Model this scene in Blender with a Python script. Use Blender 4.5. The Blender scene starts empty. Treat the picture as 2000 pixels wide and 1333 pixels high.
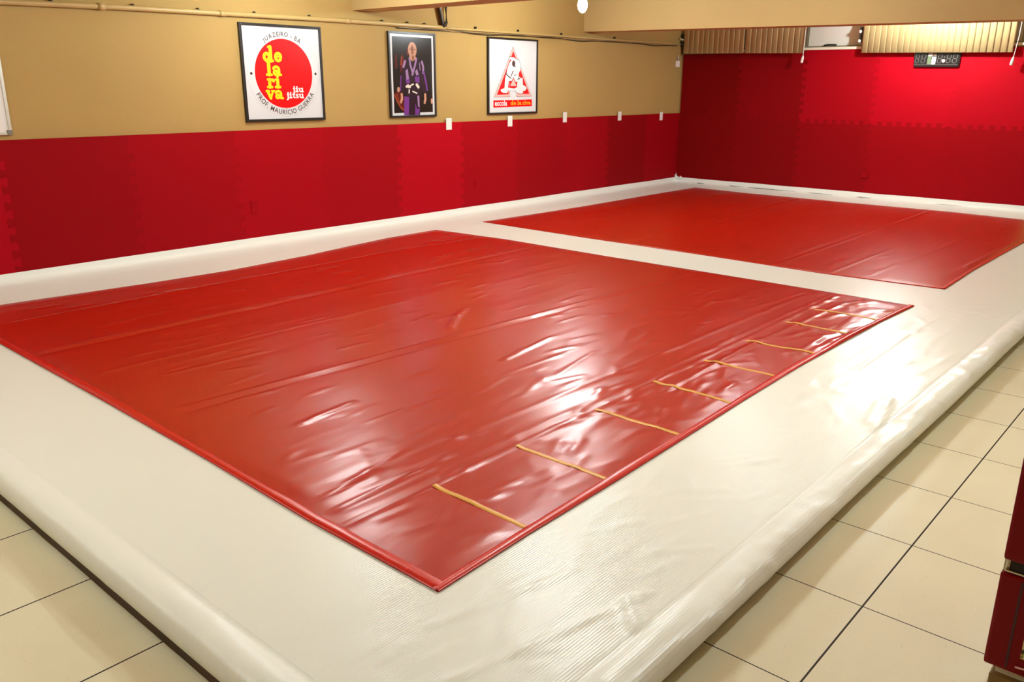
import bpy, bmesh, math, random
import numpy as np
from mathutils import Vector, Matrix, noise

S = bpy.context.scene
COL = S.collection
random.seed(4)
RNG = np.random.default_rng(7)

# ------------------------------------------------------------------ camera
YAW, PIT, ROL, FPX = .72144, -.29644, .00493, 1639.07
sy, cy, sp, cp = math.sin(YAW), math.cos(YAW), math.sin(PIT), math.cos(PIT)
Fw = Vector((-sy * cp, cy * cp, sp)); Rt = Vector((cy, sy, 0)); Up = Rt.cross(Fw)
sr, cr = math.sin(ROL), math.cos(ROL)
Rt, Up = cr * Rt + sr * Up, -sr * Rt + cr * Up
cam_data = bpy.data.cameras.new('camera')
cam_data.sensor_width = 36.0
cam_data.lens = 36.0 * FPX / 2000.0
cam_data.clip_start = .05
cam = bpy.data.objects.new('camera', cam_data); COL.objects.link(cam)
M = Matrix((Rt, Up, -Fw)).transposed().to_4x4()
M.translation = Vector((7.1664, -12.1631, 1.4985))
cam.matrix_world = M
S.camera = cam

# ------------------------------------------------------------------ world, exposure
W = bpy.data.worlds.new('world'); S.world = W; W.use_nodes = True
W.node_tree.nodes['Background'].inputs[0].default_value = (.9, .8, .6, 1)
W.node_tree.nodes['Background'].inputs[1].default_value = .02
S.view_settings.view_transform = 'Standard'
S.view_settings.look = 'None'
S.view_settings.exposure = 0.0
S.view_settings.gamma = 1.0
S.view_settings.use_curve_mapping = False
LAMP_STRENGTH = 560.0
LAMP_COLOR = (.89, 1.0, 1.02)
LAMPS = [  # x, y, bulb height, relative power, label
    (1.40, -4.50, 2.315, 1.15, 'glowing bare bulb at the top edge of the photo, left of the far beam'),
    (3.45, -4.10, 2.36, .5, 'bare bulb over the middle of the mat, nearer the tiled aisle'),
    (1.20, -7.65, 2.36, .85, 'bare bulb over the near red mat, closer to the poster wall'),
    (3.70, -7.70, 2.36, 1.15, 'bare bulb over the near red mat, closer to the tiled aisle'),
    (3.85, -.95, 2.36, 1.6, 'bare bulb between the far beam and the blinds'),
    (1.60, -11.6, 2.36, .4, 'bare bulb in front of the mat by the whiteboard'),
    (3.95, -11.9, 2.36, 1.0, 'bare bulb in front of the mat, near the camera'),
    (6.60, -8.30, 2.36, 1.15, 'bare bulb over the tiled aisle'),
    (6.60, -4.30, 2.36, 0.3, 'bare bulb over the far end of the tiled aisle'),
]

# ------------------------------------------------------------------ materials
def mat(name, color, rough=.6, spec=.5, metal=0., coat=0., coat_rough=.1, emit=0., vary=0.):
    m = bpy.data.materials.new(name); m.use_nodes = True
    nt = m.node_tree; b = nt.nodes['Principled BSDF']
    b.inputs['Base Color'].default_value = (*color, 1)
    b.inputs['Roughness'].default_value = rough
    b.inputs['Specular IOR Level'].default_value = spec
    b.inputs['Metallic'].default_value = metal
    b.inputs['Coat Weight'].default_value = coat
    b.inputs['Coat Roughness'].default_value = coat_rough
    if emit:
        b.inputs['Emission Color'].default_value = (*color, 1)
        b.inputs['Emission Strength'].default_value = emit
    if vary:
        N, L = nt.nodes, nt.links
        tc = N.new('ShaderNodeTexCoord'); nz = N.new('ShaderNodeTexNoise'); nz.inputs['Scale'].default_value = 9
        nz.inputs['Detail'].default_value = 6
        mx = N.new('ShaderNodeMix'); mx.data_type = 'RGBA'
        mx.inputs[6].default_value = (*[c * (1 - vary) for c in color], 1)
        mx.inputs[7].default_value = (*[min(1, c * (1 + vary)) for c in color], 1)
        L.new(tc.outputs['Object'], nz.inputs['Vector']); L.new(nz.outputs[0], mx.inputs[0]); L.new(mx.outputs[2], b.inputs['Base Color'])
    return m

def nmath(nt, op, a, b=None):
    n = nt.nodes.new('ShaderNodeMath'); n.operation = op
    for i, v in enumerate((a, b)):
        if v is None: continue
        if isinstance(v, (int, float)): n.inputs[i].default_value = v
        else: nt.links.new(v, n.inputs[i])
    return n.outputs[0]

def noise_tex(nt, vec, scale3, detail=3., rough=.5):
    mp = nt.nodes.new('ShaderNodeMapping'); mp.inputs['Scale'].default_value = scale3
    nt.links.new(vec, mp.inputs['Vector'])
    n = nt.nodes.new('ShaderNodeTexNoise'); n.inputs['Scale'].default_value = 1
    n.inputs['Detail'].default_value = detail; n.inputs['Roughness'].default_value = rough
    nt.links.new(mp.outputs[0], n.inputs['Vector'])
    return n.outputs[0]

def bump(nt, height, dist, strength=1.):
    b = nt.nodes.new('ShaderNodeBump'); b.inputs['Strength'].default_value = strength
    b.inputs['Distance'].default_value = dist
    nt.links.new(height, b.inputs['Height'])
    nt.links.new(b.outputs[0], nt.nodes['Principled BSDF'].inputs['Normal'])

def vinyl(name, color, rough, ribs=.22, crinkle=1., spec=.5):
    """coated tarpaulin: fine woven ribs along the room, soft ripples and small crinkles"""
    m = mat(name, color, rough, spec)
    nt = m.node_tree
    tc = nt.nodes.new('ShaderNodeTexCoord'); v = tc.outputs['Object']
    sx = nt.nodes.new('ShaderNodeSeparateXYZ'); nt.links.new(v, sx.inputs[0])
    soft = nmath(nt, 'MULTIPLY', noise_tex(nt, v, (5., 1.6, 3.), 2), 3.2 * crinkle)
    crk = nmath(nt, 'MULTIPLY', noise_tex(nt, v, (30., 6., 9.), 2), .40 * crinkle)
    fine = nmath(nt, 'MULTIPLY', noise_tex(nt, v, (110., 30., 60.), 1), .04 * crinkle)
    rib = nmath(nt, 'MULTIPLY', nmath(nt, 'SINE', nmath(nt, 'MULTIPLY', sx.outputs[0], 2 * math.pi / .0095)), ribs * .16)
    h = nmath(nt, 'ADD', nmath(nt, 'ADD', soft, crk), nmath(nt, 'ADD', fine, rib))
    bump(nt, h, .001)
    return m

def foam_red():
    m = mat('foam_red', (.56, .002, .012), .7, .10)
    nt = m.node_tree; b = nt.nodes['Principled BSDF']
    oi = nt.nodes.new('ShaderNodeObjectInfo')
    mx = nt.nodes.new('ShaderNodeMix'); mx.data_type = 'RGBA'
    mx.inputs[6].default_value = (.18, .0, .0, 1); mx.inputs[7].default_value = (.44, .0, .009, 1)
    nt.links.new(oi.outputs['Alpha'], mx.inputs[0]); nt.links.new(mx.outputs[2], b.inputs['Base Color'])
    tc = nt.nodes.new('ShaderNodeTexCoord')
    bump(nt, noise_tex(nt, tc.outputs['Object'], (260, 260, 260), 2), .0006, .6)
    return m

def plaster(name, color, amp=.0012):
    m = mat(name, color, .75, .25)
    nt = m.node_tree; b = nt.nodes['Principled BSDF']
    tc = nt.nodes.new('ShaderNodeTexCoord'); v = tc.outputs['Object']
    mx = nt.nodes.new('ShaderNodeMix'); mx.data_type = 'RGBA'
    mx.inputs[6].default_value = (*[c * .93 for c in color], 1); mx.inputs[7].default_value = (*[min(1, c * 1.06) for c in color], 1)
    nt.links.new(noise_tex(nt, v, (1.4, 1.4, 1.4), 6), mx.inputs[0]); nt.links.new(mx.outputs[2], b.inputs['Base Color'])
    bump(nt, noise_tex(nt, v, (75, 75, 75), 4, .6), amp, .8)
    return m

def tiles():
    m = mat('floor_tiles', (.6, .5, .33), .28, .45)
    nt = m.node_tree; b = nt.nodes['Principled BSDF']
    tc = nt.nodes.new('ShaderNodeTexCoord'); v = tc.outputs['Object']
    sx = nt.nodes.new('ShaderNodeSeparateXYZ'); nt.links.new(v, sx.inputs[0])
    T = .5033
    def line(o, off, half):
        u = nmath(nt, 'DIVIDE', nmath(nt, 'SUBTRACT', o, off), T)
        fr = nmath(nt, 'ABSOLUTE', nmath(nt, 'SUBTRACT', nmath(nt, 'SUBTRACT', u, nmath(nt, 'FLOOR', u)), .5))
        return nmath(nt, 'GREATER_THAN', fr, .5 - half / T)
    g = nmath(nt, 'MAXIMUM', line(sx.outputs[0], 6.471, .0030), line(sx.outputs[1], -7.6375, .0021))
    base = nt.nodes.new('ShaderNodeMix'); base.data_type = 'RGBA'
    base.inputs[6].default_value = (.73, .69, .52, 1); base.inputs[7].default_value = (.85, .81, .63, 1)
    nt.links.new(noise_tex(nt, v, (3, 3, 3), 6), base.inputs[0])
    sp1 = nmath(nt, 'GREATER_THAN', noise_tex(nt, v, (150, 150, 150), 2), .74)
    spk = nt.nodes.new('ShaderNodeMix'); spk.data_type = 'RGBA'
    nt.links.new(nmath(nt, 'MULTIPLY', sp1, .45), spk.inputs[0]); nt.links.new(base.outputs[2], spk.inputs[6]); spk.inputs[7].default_value = (.2, .14, .08, 1)
    mx = nt.nodes.new('ShaderNodeMix'); mx.data_type = 'RGBA'
    nt.links.new(g, mx.inputs[0]); nt.links.new(spk.outputs[2], mx.inputs[6]); mx.inputs[7].default_value = (.02, .013, .006, 1)
    nt.links.new(mx.outputs[2], b.inputs['Base Color'])
    rg = nt.nodes.new('ShaderNodeMapRange'); rg.inputs[3].default_value = .28; rg.inputs[4].default_value = .8
    nt.links.new(g, rg.inputs[0]); nt.links.new(rg.outputs[0], b.inputs['Roughness'])
    h = nmath(nt, 'SUBTRACT', nmath(nt, 'MULTIPLY', noise_tex(nt, v, (160, 160, 160), 3), .35), g)
    bump(nt, h, .0012)
    return m

MAT = dict(
    tan=plaster('tan_plaster', (.42, .275, .090)),
    beam=plaster('beam_plaster', (.50, .345, .140)),
    ceil=plaster('ceiling_plaster', (.60, .42, .20)),
    tile=tiles(),
    white=vinyl('white_vinyl', (.86, .90, .86), .30, ribs=.8, crinkle=1.3, spec=.33),
    skirt=vinyl('white_vinyl_skirt', (.86, .89, .85), .4, 0., .5),
    red2=vinyl('red_vinyl_smoother', (.43, .010, .001), .30, ribs=.1, crinkle=.45, spec=.36),
    red=vinyl('red_vinyl', (.43, .010, .001), .27, spec=.36),
    hem=vinyl('red_vinyl_hem', (.58, .008, .001), .3, 0.),
    tape=mat('yellow_tape', (.74, .36, .03), .4),
    foam=foam_red(),
    wood=mat('dark_board', (.055, .022, .007), .6, vary=.3),
    black=mat('black_frame', (.012, .008, .006), .35),
    paper=mat('poster_white', (.64, .65, .66), .25, .5),
    p_red=mat('print_red', (.80, .002, .004), .25),
    p_yel=mat('print_yellow', (.90, .62, .01), .25),
    p_org=mat('print_orange', (.90, .30, .01), .25),
    p_white=mat('print_white', (.70, .69, .69), .25),
    p_pink=mat('print_pink', (.82, .42, .38), .25),
    p_text=mat('print_text', (.045, .026, .014), .3),
    p_grey=mat('print_grey', (.52, .50, .48), .3),
    p_dark=mat('photo_dark', (.010, .005, .004), .22),
    p_shade=mat('photo_shade', (.022, .006, .016), .22),
    p_maroon=mat('photo_maroon', (.09, .008, .006), .22),
    p_rust=mat('photo_rust', (.26, .045, .015), .22),
    p_skin=mat('photo_skin', (.50, .25, .16), .22),
    p_skin2=mat('photo_skin_shade', (.20, .07, .035), .22),
    p_lav=mat('photo_lavender', (.30, .17, .33), .22),
    p_pur=mat('photo_purple', (.15, .032, .23), .22),
    p_belt=mat('photo_belt', (.68, .60, .50), .22),
    p_hair=mat('print_brown', (.05, .014, .010), .25),
    clip=mat('clip_white', (.82, .79, .73), .4),
    alu=mat('aluminium', (.62, .60, .52), .35, metal=.6),
    corner=mat('plastic_grey', (.20, .19, .14), .4),
    board=mat('whiteboard', (.82, .80, .77), .2),
    pipe=mat('painted_pipe', (.50, .35, .13), .4, vary=.08),
    dark_parts_shade=mat('dark_gap', (.02, .012, .006), .7),  # colour of dark fittings, also shade painted into slits and the door gap
    cable=mat('dark_cable', (.03, .018, .008), .5),
    cable2=mat('tan_cable', (.38, .24, .10), .5),
    slat=mat('blind_slat', (.50, .37, .17), .5),
    rail=mat('blind_rail', (.65, .55, .35), .4),
    cord=mat('cord_white', (.84, .78, .72), .5),
    wframe=mat('window_metal', (.30, .28, .20), .4, metal=.3),
    pane=mat('milky_glass', (.72, .69, .62), .2),
    sill=mat('sill_paint', (.80, .74, .60), .45),
    tcase=mat('timer_case', (.010, .008, .007), .25),
    tseg=mat('timer_segment', (.085, .072, .066), .4),
    tline=mat('timer_bevel', (.12, .085, .08), .4),
    led=mat('timer_led', (1., .42, .36), .4, emit=2.2),
    green=mat('sticker_green', (.12, .16, .08), .4),
    silver=mat('sticker_silver', (.62, .55, .56), .3),
    cream=mat('sticker_cream', (.80, .72, .58), .4),
    brown=mat('sticker_brown', (.28, .17, .10), .4),
    fred=mat('cabinet_red', (.19, .001, .003), .4, .15),
    fdark=mat('cabinet_groove', (.05, .002, .004), .5),
    gold=mat('brown_plinth', (.22, .125, .028), .4, vary=.25),
    chrome=mat('hinge_steel', (.55, .50, .40), .2, metal=1.),
    socket=mat('lamp_socket', (.80, .77, .70), .4),
    yel=mat('yellow_cloth', (.80, .58, .06), .7, vary=.3),
)

def leopard():
    m = mat('mottled_print', (.6, .5, .2), .4)
    nt = m.node_tree; b = nt.nodes['Principled BSDF']
    tc = nt.nodes.new('ShaderNodeTexCoord')
    n = noise_tex(nt, tc.outputs['Object'], (55, 55, 40), 2)
    r = nt.nodes.new('ShaderNodeValToRGB'); r.color_ramp.interpolation = 'CONSTANT'
    e = r.color_ramp.elements
    e[0].position = 0; e[0].color = (.03, .02, .004, 1)
    e[1].position = .44; e[1].color = (.33, .27, .03, 1)
    x = e.new(.50); x.color = (.70, .60, .33, 1)
    x = e.new(.62); x.color = (.80, .64, .36, 1)
    nt.links.new(n, r.inputs[0]); nt.links.new(r.outputs[0], b.inputs['Base Color'])
    return m
MAT['leopard'] = leopard()

# ------------------------------------------------------------------ helpers
def obj(name, bm, m, parent=None, smooth=False):
    me = bpy.data.meshes.new(name)
    bm.normal_update(); bm.to_mesh(me); bm.free()
    for q in (m if isinstance(m, (list, tuple)) else [m]): me.materials.append(q)
    if smooth: me.shade_smooth()
    o = bpy.data.objects.new(name, me); COL.objects.link(o)
    if parent is not None:
        o.parent = parent
        o.location = -parent.location
    return o

def tag(o, label, cat, group=None):
    o['label'] = label; o['category'] = cat
    if group: o['group'] = group
    return o

def thing(name, label, cat, loc, group=None):
    o = bpy.data.objects.new(name, None); COL.objects.link(o); o.location = loc
    o.empty_display_size = .1
    return tag(o, label, cat, group)

def struct(name, bm, m, parent=None):
    o = obj(name, bm, m, parent)
    if parent is None: o['kind'] = 'structure'
    return o

def box(bm, a, b, bev=0.):
    x0, y0, z0 = a; x1, y1, z1 = b
    vs = [bm.verts.new(p) for p in ((x0, y0, z0), (x1, y0, z0), (x1, y1, z0), (x0, y1, z0), (x0, y0, z1), (x1, y0, z1), (x1, y1, z1), (x0, y1, z1))]
    fs = [bm.faces.new([vs[i] for i in f]) for f in ((3, 2, 1, 0), (4, 5, 6, 7), (0, 1, 5, 4), (1, 2, 6, 5), (2, 3, 7, 6), (3, 0, 4, 7))]
    if bev:
        es = {e for f in fs for e in f.edges}
        bmesh.ops.bevel(bm, geom=list(es), offset=bev, segments=2, affect='EDGES', profile=.6)
    return bm

def B(a, b, bev=0.):
    return box(bmesh.new(), a, b, bev)

def hexa(bm, pts):
    """eight corners: bottom four then top four, counter-clockwise"""
    vs = [bm.verts.new(p) for p in pts]
    for f in ((3, 2, 1, 0), (4, 5, 6, 7), (0, 1, 5, 4), (1, 2, 6, 5), (2, 3, 7, 6), (3, 0, 4, 7)): bm.faces.new([vs[i] for i in f])
    return bm

def tube(bm, pts, r, n=10, caps=True):
    pts = [Vector(p) for p in pts]
    rings = []
    for i, p in enumerate(pts):
        d = (pts[min(i + 1, len(pts) - 1)] - pts[max(i - 1, 0)]).normalized()
        a = d.cross(Vector((0, 0, 1)))
        if a.length < 1e-3: a = d.cross(Vector((0, 1, 0)))
        a.normalize(); b = d.cross(a)
        rr = r[i] if isinstance(r, (list, tuple)) else r
        rings.append([bm.verts.new(p + rr * (math.cos(2 * math.pi * k / n) * a + math.sin(2 * math.pi * k / n) * b)) for k in range(n)])
    for u, w in zip(rings, rings[1:]):
        for k in range(n): bm.faces.new((u[k], w[k], w[(k + 1) % n], u[(k + 1) % n]))
    if caps:
        bm.faces.new(rings[0]); bm.faces.new(list(reversed(rings[-1])))
    bmesh.ops.recalc_face_normals(bm, faces=bm.faces)
    return bm

class Flat:
    """flat print on an upright plane; 'L' = facing +X (coords Y,Z), 'B' = facing -Y (coords X,Z)"""
    def __init__(s, side, depth): s.side, s.d0, s.d, s.k, s.bm = side, depth, depth, 0, bmesh.new()
    def P(s, a, b):
        return (s.d, a, b) if s.side == 'L' else (a, s.d, b)
    def poly(s, pts):
        s.k = (s.k + 1) % 14                       # overlapping strokes must not share one plane
        s.d = s.d0 + (2.5e-5 * s.k if s.side == 'L' else -2.5e-5 * s.k)
        f = s.bm.faces.new([s.bm.verts.new(s.P(*p)) for p in pts])
        f.normal_update()
        n = Vector((1, 0, 0)) if s.side == 'L' else Vector((0, -1, 0))
        if f.normal.dot(n) < 0: f.normal_flip()
        return s
    def disc(s, a, b, rx, ry=None, n=28):
        ry = ry or rx
        return s.poly([(a + rx * math.cos(2 * math.pi * k / n), b + ry * math.sin(2 * math.pi * k / n)) for k in range(n)])
    def ring(s, a, b, rx, ry, w, n=96):
        for k in range(n):
            t, u = 2 * math.pi * k / n, 2 * math.pi * (k + 1) / n
            s.poly([(a + rx * math.cos(t), b + ry * math.sin(t)), (a + rx * math.cos(u), b + ry * math.sin(u)),
                    (a + (rx - w) * math.cos(u), b + (ry - w) * math.sin(u)), (a + (rx - w) * math.cos(t), b + (ry - w) * math.sin(t))])
        return s
    def stroke(s, pts, w, ends=True):
        for (a, b), (c, d) in zip(pts, pts[1:]):
            L = math.hypot(c - a, d - b) or 1e-9
            nx, ny = -(d - b) / L * w / 2, (c - a) / L * w / 2
            s.poly([(a + nx, b + ny), (a - nx, b - ny), (c - nx, d - ny), (c + nx, d + ny)])
        for p in pts if ends else pts[1:-1]: s.disc(p[0], p[1], w / 2, n=14)
        return s

def arc(cx, cz, rx, rz, a0, a1, n=18):
    return [(cx + rx * math.cos(math.radians(a0 + (a1 - a0) * i / n)), cz + rz * math.sin(math.radians(a0 + (a1 - a0) * i / n))) for i in range(n + 1)]

# chunky slab lettering: (polyline, width) strokes in x-height units and an advance width
W_ = .34
GL = {
    'd': ([(arc(.42, .47, .27, .31, 0, 360), .30), ([(.84, .12), (.84, 1.38)], W_), ([(.64, 1.38), (.84, 1.38)], .22), ([(.84, .11), (1.06, .11)], .22)], 1.17),
    'e': ([(arc(.45, .48, .29, .33, 5, 325), .29), ([(.25, .50), (.74, .50)], .15)], .95),
    'l': ([([(.38, .12), (.38, 1.38)], W_ + .03), ([(.16, 1.38), (.38, 1.38)], .22), ([(.1, .11), (.66, .11)], .22)], .76),
    'a': ([(arc(.34, .31, .19, .18, 0, 360), .26), (arc(.42, .62, .32, .24, 160, 0), .26), ([(.72, .15), (.72, .62)], W_ - .03), ([(.74, .11), (.95, .11)], .22)], 1.02),
    'r': ([([(.30, .12), (.30, .84)], W_), ([(.10, .86), (.3, .86)], .20), ([(.08, .11), (.54, .11)], .22), (arc(.56, .58, .24, .28, 170, 70), .22), ([(.68, .76), (.70, .74)], .32)], .84),
    'i': ([([(.30, .12), (.30, .84)], W_), ([(.08, .86), (.3, .86)], .20), ([(.06, .11), (.54, .11)], .22), ([(.30, 1.22), (.31, 1.23)], .36)], .62),
    'v': ([([(.18, .86), (.50, .14)], .34), ([(.50, .14), (.80, .86)], .24), ([(.02, .88), (.36, .88)], .2), ([(.66, .88), (.98, .88)], .2)], 1.0),
    'j': ([([(.34, .86), (.34, -.12)], W_), (arc(.16, -.12, .18, .18, 0, -110), .26), ([(.14, .86), (.34, .86)], .2), ([(.34, 1.22), (.35, 1.23)], .36)], .58),
    't': ([([(.32, 1.12), (.32, .28)], W_ - .02), (arc(.48, .28, .16, .18, 180, 320), .24), ([(.08, .86), (.58, .86)], .2)], .68),
    's': ([(arc(.36, .70, .20, .17, 40, 250, 12) + arc(.36, .30, .20, .19, 80, -140, 12), .25)], .72),
    'u': ([([(.24, .86), (.24, .36)], W_), (arc(.50, .36, .26, .24, 180, 330), .28), ([(.78, .86), (.78, .12)], W_), ([(.04, .88), (.24, .88)], .2), ([(.58, .88), (.78, .88)], .2), ([(.78, .11), (1.0, .11)], .2)], 1.04),
    ' ': ([], .4),
}
def word(fl, text, x, z, h, wx=None):
    """letters from x along the baseline z with x-height h; optional total width"""
    adv = sum(GL[c][1] for c in text)
    kx = (wx / adv) if wx else h
    for c in text:
        for pts, w in GL[c][0]:
            fl.stroke([(x + p[0] * kx, z + p[1] * h) for p in pts], w * 1.03 * (h + kx) / 2)
        x += GL[c][1] * kx

def text_verts(ch, bold=0.):
    cu = bpy.data.curves.new('t', 'FONT'); cu.body = ch; cu.size = 1.; cu.offset = bold
    cu.align_x = 'CENTER'; cu.resolution_u = 3
    o = bpy.data.objects.new('t', cu); COL.objects.link(o)
    bpy.context.view_layer.update()
    me = bpy.data.meshes.new_from_object(o.evaluated_get(bpy.context.evaluated_depsgraph_get()))
    vs = [v.co.copy() for v in me.vertices]; fs = [list(p.vertices) for p in me.polygons]
    bpy.data.objects.remove(o); bpy.data.curves.remove(cu); bpy.data.meshes.remove(me)
    return vs, fs
TCACHE = {}
def put_text(fl, ch, x, z, size, ang=0., bold=0., kx=1.):
    k = (ch, bold)
    if k not in TCACHE: TCACHE[k] = text_verts(ch, bold)
    vs, fs = TCACHE[k]
    c, s_ = math.cos(ang), math.sin(ang)
    P = [(x + size * (v.x * kx * c - v.y * s_), z + size * (v.x * kx * s_ + v.y * c)) for v in vs]
    for f in fs:
        fl.poly([P[i] for i in f])
def text_w(ch, bold=0.):
    k = (ch, bold)
    if k not in TCACHE: TCACHE[k] = text_verts(ch, bold)
    xs = [v.x for v in TCACHE[k][0]]
    return (max(xs) - min(xs)) if xs else .25

# ------------------------------------------------------------------ room shell
XR, YF, ZC, ZF = 9.2, -14.6, 2.58, -.11
fl_bm = B((-.02, YF, ZF - .1), (XR, .02, ZF))
struct('floor', fl_bm, MAT['tile'])
struct('ceiling', B((-.2, YF - .2, ZC), (XR + .2, .7, ZC + .12)), MAT['ceil'])
struct('wall_left', B((-.2, YF, ZF), (0, .0, ZC)), MAT['tan'])
struct('wall_right', B((XR, YF, ZF), (XR + .2, .0, ZC)), MAT['tan'])
struct('wall_front', B((-.2, YF - .2, ZF), (XR + .2, YF, ZC)), MAT['tan'])
# back wall with a long high window opening
WX0, WX1, WZ0, WZ1 = .12, 5.9, 2.02, 2.46
bm = bmesh.new()
box(bm, (-.2, 0, ZF), (XR + .2, .2, WZ0))
box(bm, (-.2, 0, WZ1), (XR + .2, .2, ZC))
box(bm, (-.2, 0, WZ0), (WX0, .2, WZ1))
box(bm, (WX1, 0, WZ0), (XR + .2, .2, WZ1))
struct('wall_back', bm, MAT['tan'])
# beams across the ceiling (the far one dips slightly to the right)
def beam(name, y0, y1, z_at_0, z_at_r):
    bm = bmesh.new()
    hexa(bm, [(0, y0, z_at_0), (XR, y0, z_at_r), (XR, y1, z_at_r), (0, y1, z_at_0), (0, y0, ZC), (XR, y0, ZC), (XR, y1, ZC), (0, y1, ZC)])
    return struct(name, bm, MAT['beam'])
beam('trim_1', -2.60, -2.28, 2.181, 2.062)
beam('trim_2', -6.465, -6.155, 2.207, 2.19)
beam('trim_3', -10.60, -10.30, 2.207, 2.19)

# window behind the blinds
win = bpy.data.objects.new('window_1', None); COL.objects.link(win); win.location = (3., 0, WZ0); win['kind'] = 'structure'
bm = bmesh.new()
box(bm, (WX0, .05, WZ0), (WX1, .09, WZ0 + .022), .003)
box(bm, (WX0, .05, WZ1 - .03), (WX1, .09, WZ1))
for x in (WX0, 1.955, 2.80, 3.7, 4.65, WX1 - .03): box(bm, (x, .05, WZ0 + .022), (x + .03, .09, WZ1 - .03))
obj('window_frame', bm, MAT['wframe'], win)
bm = B((WX0, .066, WZ0 + .02), (WX1, .074, WZ1 - .03))
obj('window_pane', bm, MAT['pane'], win)
bm = bmesh.new(); tube(bm, [(2.215, .045, WZ0 + .024), (2.25, .04, WZ0 + .033), (2.36, .04, WZ0 + .033), (2.39, .045, WZ0 + .026)], .011, 8)
obj('window_latch', bm, MAT['dark_parts_shade'], win, True)
bm = B((WX0 - .03, -.035, 1.985), (WX1, .06, WZ0), .006)
struct('trim_4', bm, MAT['sill'])

# ------------------------------------------------------------------ lamps
def lamp(x, y, z, watt, label):
    t = thing('ceiling_lamp', label, 'lamp', (x, y, ZC), 'bare bulbs under the ceiling')
    bm = bmesh.new()
    tube(bm, [(x, y, ZC), (x, y, ZC - .025)], .055, 20)
    tube(bm, [(x, y, ZC - .025), (x, y, z + .10)], [.03, .024], 16)
    obj('socket', bm, MAT['socket'], t, False)
    bm = bmesh.new()
    prof = [(.10, .016), (.075, .026), (.045, .042), (0, .052), (-.04, .046), (-.07, .026), (-.08, .006)]
    tube(bm, [(x, y, z + a) for a, r in prof], [r for a, r in prof], 16)
    obj('bulb', bm, mat('bulb_glow', LAMP_COLOR, .5, emit=LAMP_STRENGTH * watt), t, True)
LZ = 2.36
for k, (x, y, z, w, l) in enumerate(LAMPS): lamp(x, y, z, w, l)

# ------------------------------------------------------------------ mat platform and white cover
XE, YE = 6.20, -11.245          # outer top edges of the cover
def rnd(p, f, seed=0.):
    return noise.noise(Vector((p[0] * f[0] + seed, p[1] * f[1] + 3.1 * seed, seed)))

def profile(lo_up):
    """(coordinate, z) from the wall upturn inwards: the vinyl climbs the wall"""
    return [(.021, .078), (.023, .07), (.026, .05), (.032, .03), (.045, .014), (.065, .005), (.09, .001), (.13, 0)]
ROLL = [(-.13, 0.), (-.118, -.0018), (-.105, .001), (-.09, .005), (-.07, .0085), (-.05, .010), (-.03, .009), (-.012, .004), (.002, -.005), (.012, -.018), (.016, -.032), (.013, -.046), (.004, -.058), (-.010, -.069), (-.022, -.077), (-.036, -.084), (-.05, -.0855)]
up = profile(1)
xs = [(a, z) for a, z in up] + [(x, 0.) for x in np.arange(.19, XE - .16, .06)] + [(XE + a, z) for a, z in ROLL]
ys = [(YE - a, z) for a, z in reversed(ROLL)] + [(y, 0.) for y in np.arange(YE + .16, -.16, .024)] + [(-a, z) for a, z in reversed(up)]
cover = thing('training_mat', 'large white vinyl training mat stretched over a low dark board platform', 'training mat', (3.1, -5.6, ZF))
obj('platform', B((.03, YE + .005, ZF), (XE - .045, -.03, -.075)), MAT['wood'], cover)['label'] = 'thin dark wooden board edge under the rim'

def cover_pt(i, j):
    x, zx = xs[i]; y, zy = ys[j]
    z = zx + zy
    if zx < -1e-4 and zy < -1e-4: z = min(zx, zy)
    # crumpled rolled rims
    if x > XE - .125:
        k = min(1, (x - XE + .125) / .05)
        n = rnd((y, x), (3.2, 9.), 1.3) * .010 + max(0, rnd((y, x), (11., 14.), 4.2)) * .012 + abs(rnd((y + 1.6 * x, x), (24., 22.), 1.9)) * .007 * max(0, .35 + rnd((y, 0), (1.1, 1), 3.3))
        z += k * n * (1 if zx > -.05 else .25); x += k * .5 * n * (1 if zx > -.06 else .2)
        x += .006 * rnd((y, 0), (.7, 1), 8.8)
    if y < YE + .125:
        k = min(1, (YE + .125 - y) / .05)
        n = rnd((x, y), (2.6, 9.), 2.3) * .007 + max(0, rnd((x, y), (10., 14.), 5.2)) * .008 + abs(rnd((x - 1.4 * y, y), (22., 22.), 2.9)) * .004 * max(0, .3 + rnd((x, 0), (1.1, 1), 2.3))
        z += k * n * (1 if zy > -.05 else .25); y -= k * .5 * n * (1 if zy > -.06 else .2)
    if zx > .0005 and x < .2:
        z += .004 * rnd((y, z), (1.2, 9.), 6.1) * zx / .078
    if zy > .0005 and y > -.2:
        n = rnd((x, z), (1.7, 14.), 7.1); z += .006 * n * zy / .078; y -= abs(.010 * n) * zy / .078
    return (x, y, z)
def ridge(x, y, a, b, w, h):
    dx, dy = b[0] - a[0], b[1] - a[1]; L2 = dx * dx + dy * dy
    t = np.clip(((x - a[0]) * dx + (y - a[1]) * dy) / L2, 0, 1)
    d2 = (x - a[0] - t * dx) ** 2 + (y - a[1] - t * dy) ** 2
    return h * np.exp(-d2 / (w * w))
WHITE_FOLDS = [((6.075, -8.415), (5.985, -7.95), .020, .008), ((6.02, -8.35), (5.955, -8.02), .018, .005),
               ((5.98, -10.27), (6.07, -10.36), .02, .012), ((5.82, -10.9), (6.0, -10.2), .012, .005),
               ((5.62, -10.75), (5.75, -10.25), .012, .004), ((5.7, -7.6), (5.68, -6.7), .014, .005), ((5.62, -7.3), (5.60, -6.4), .012, .004)]
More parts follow.
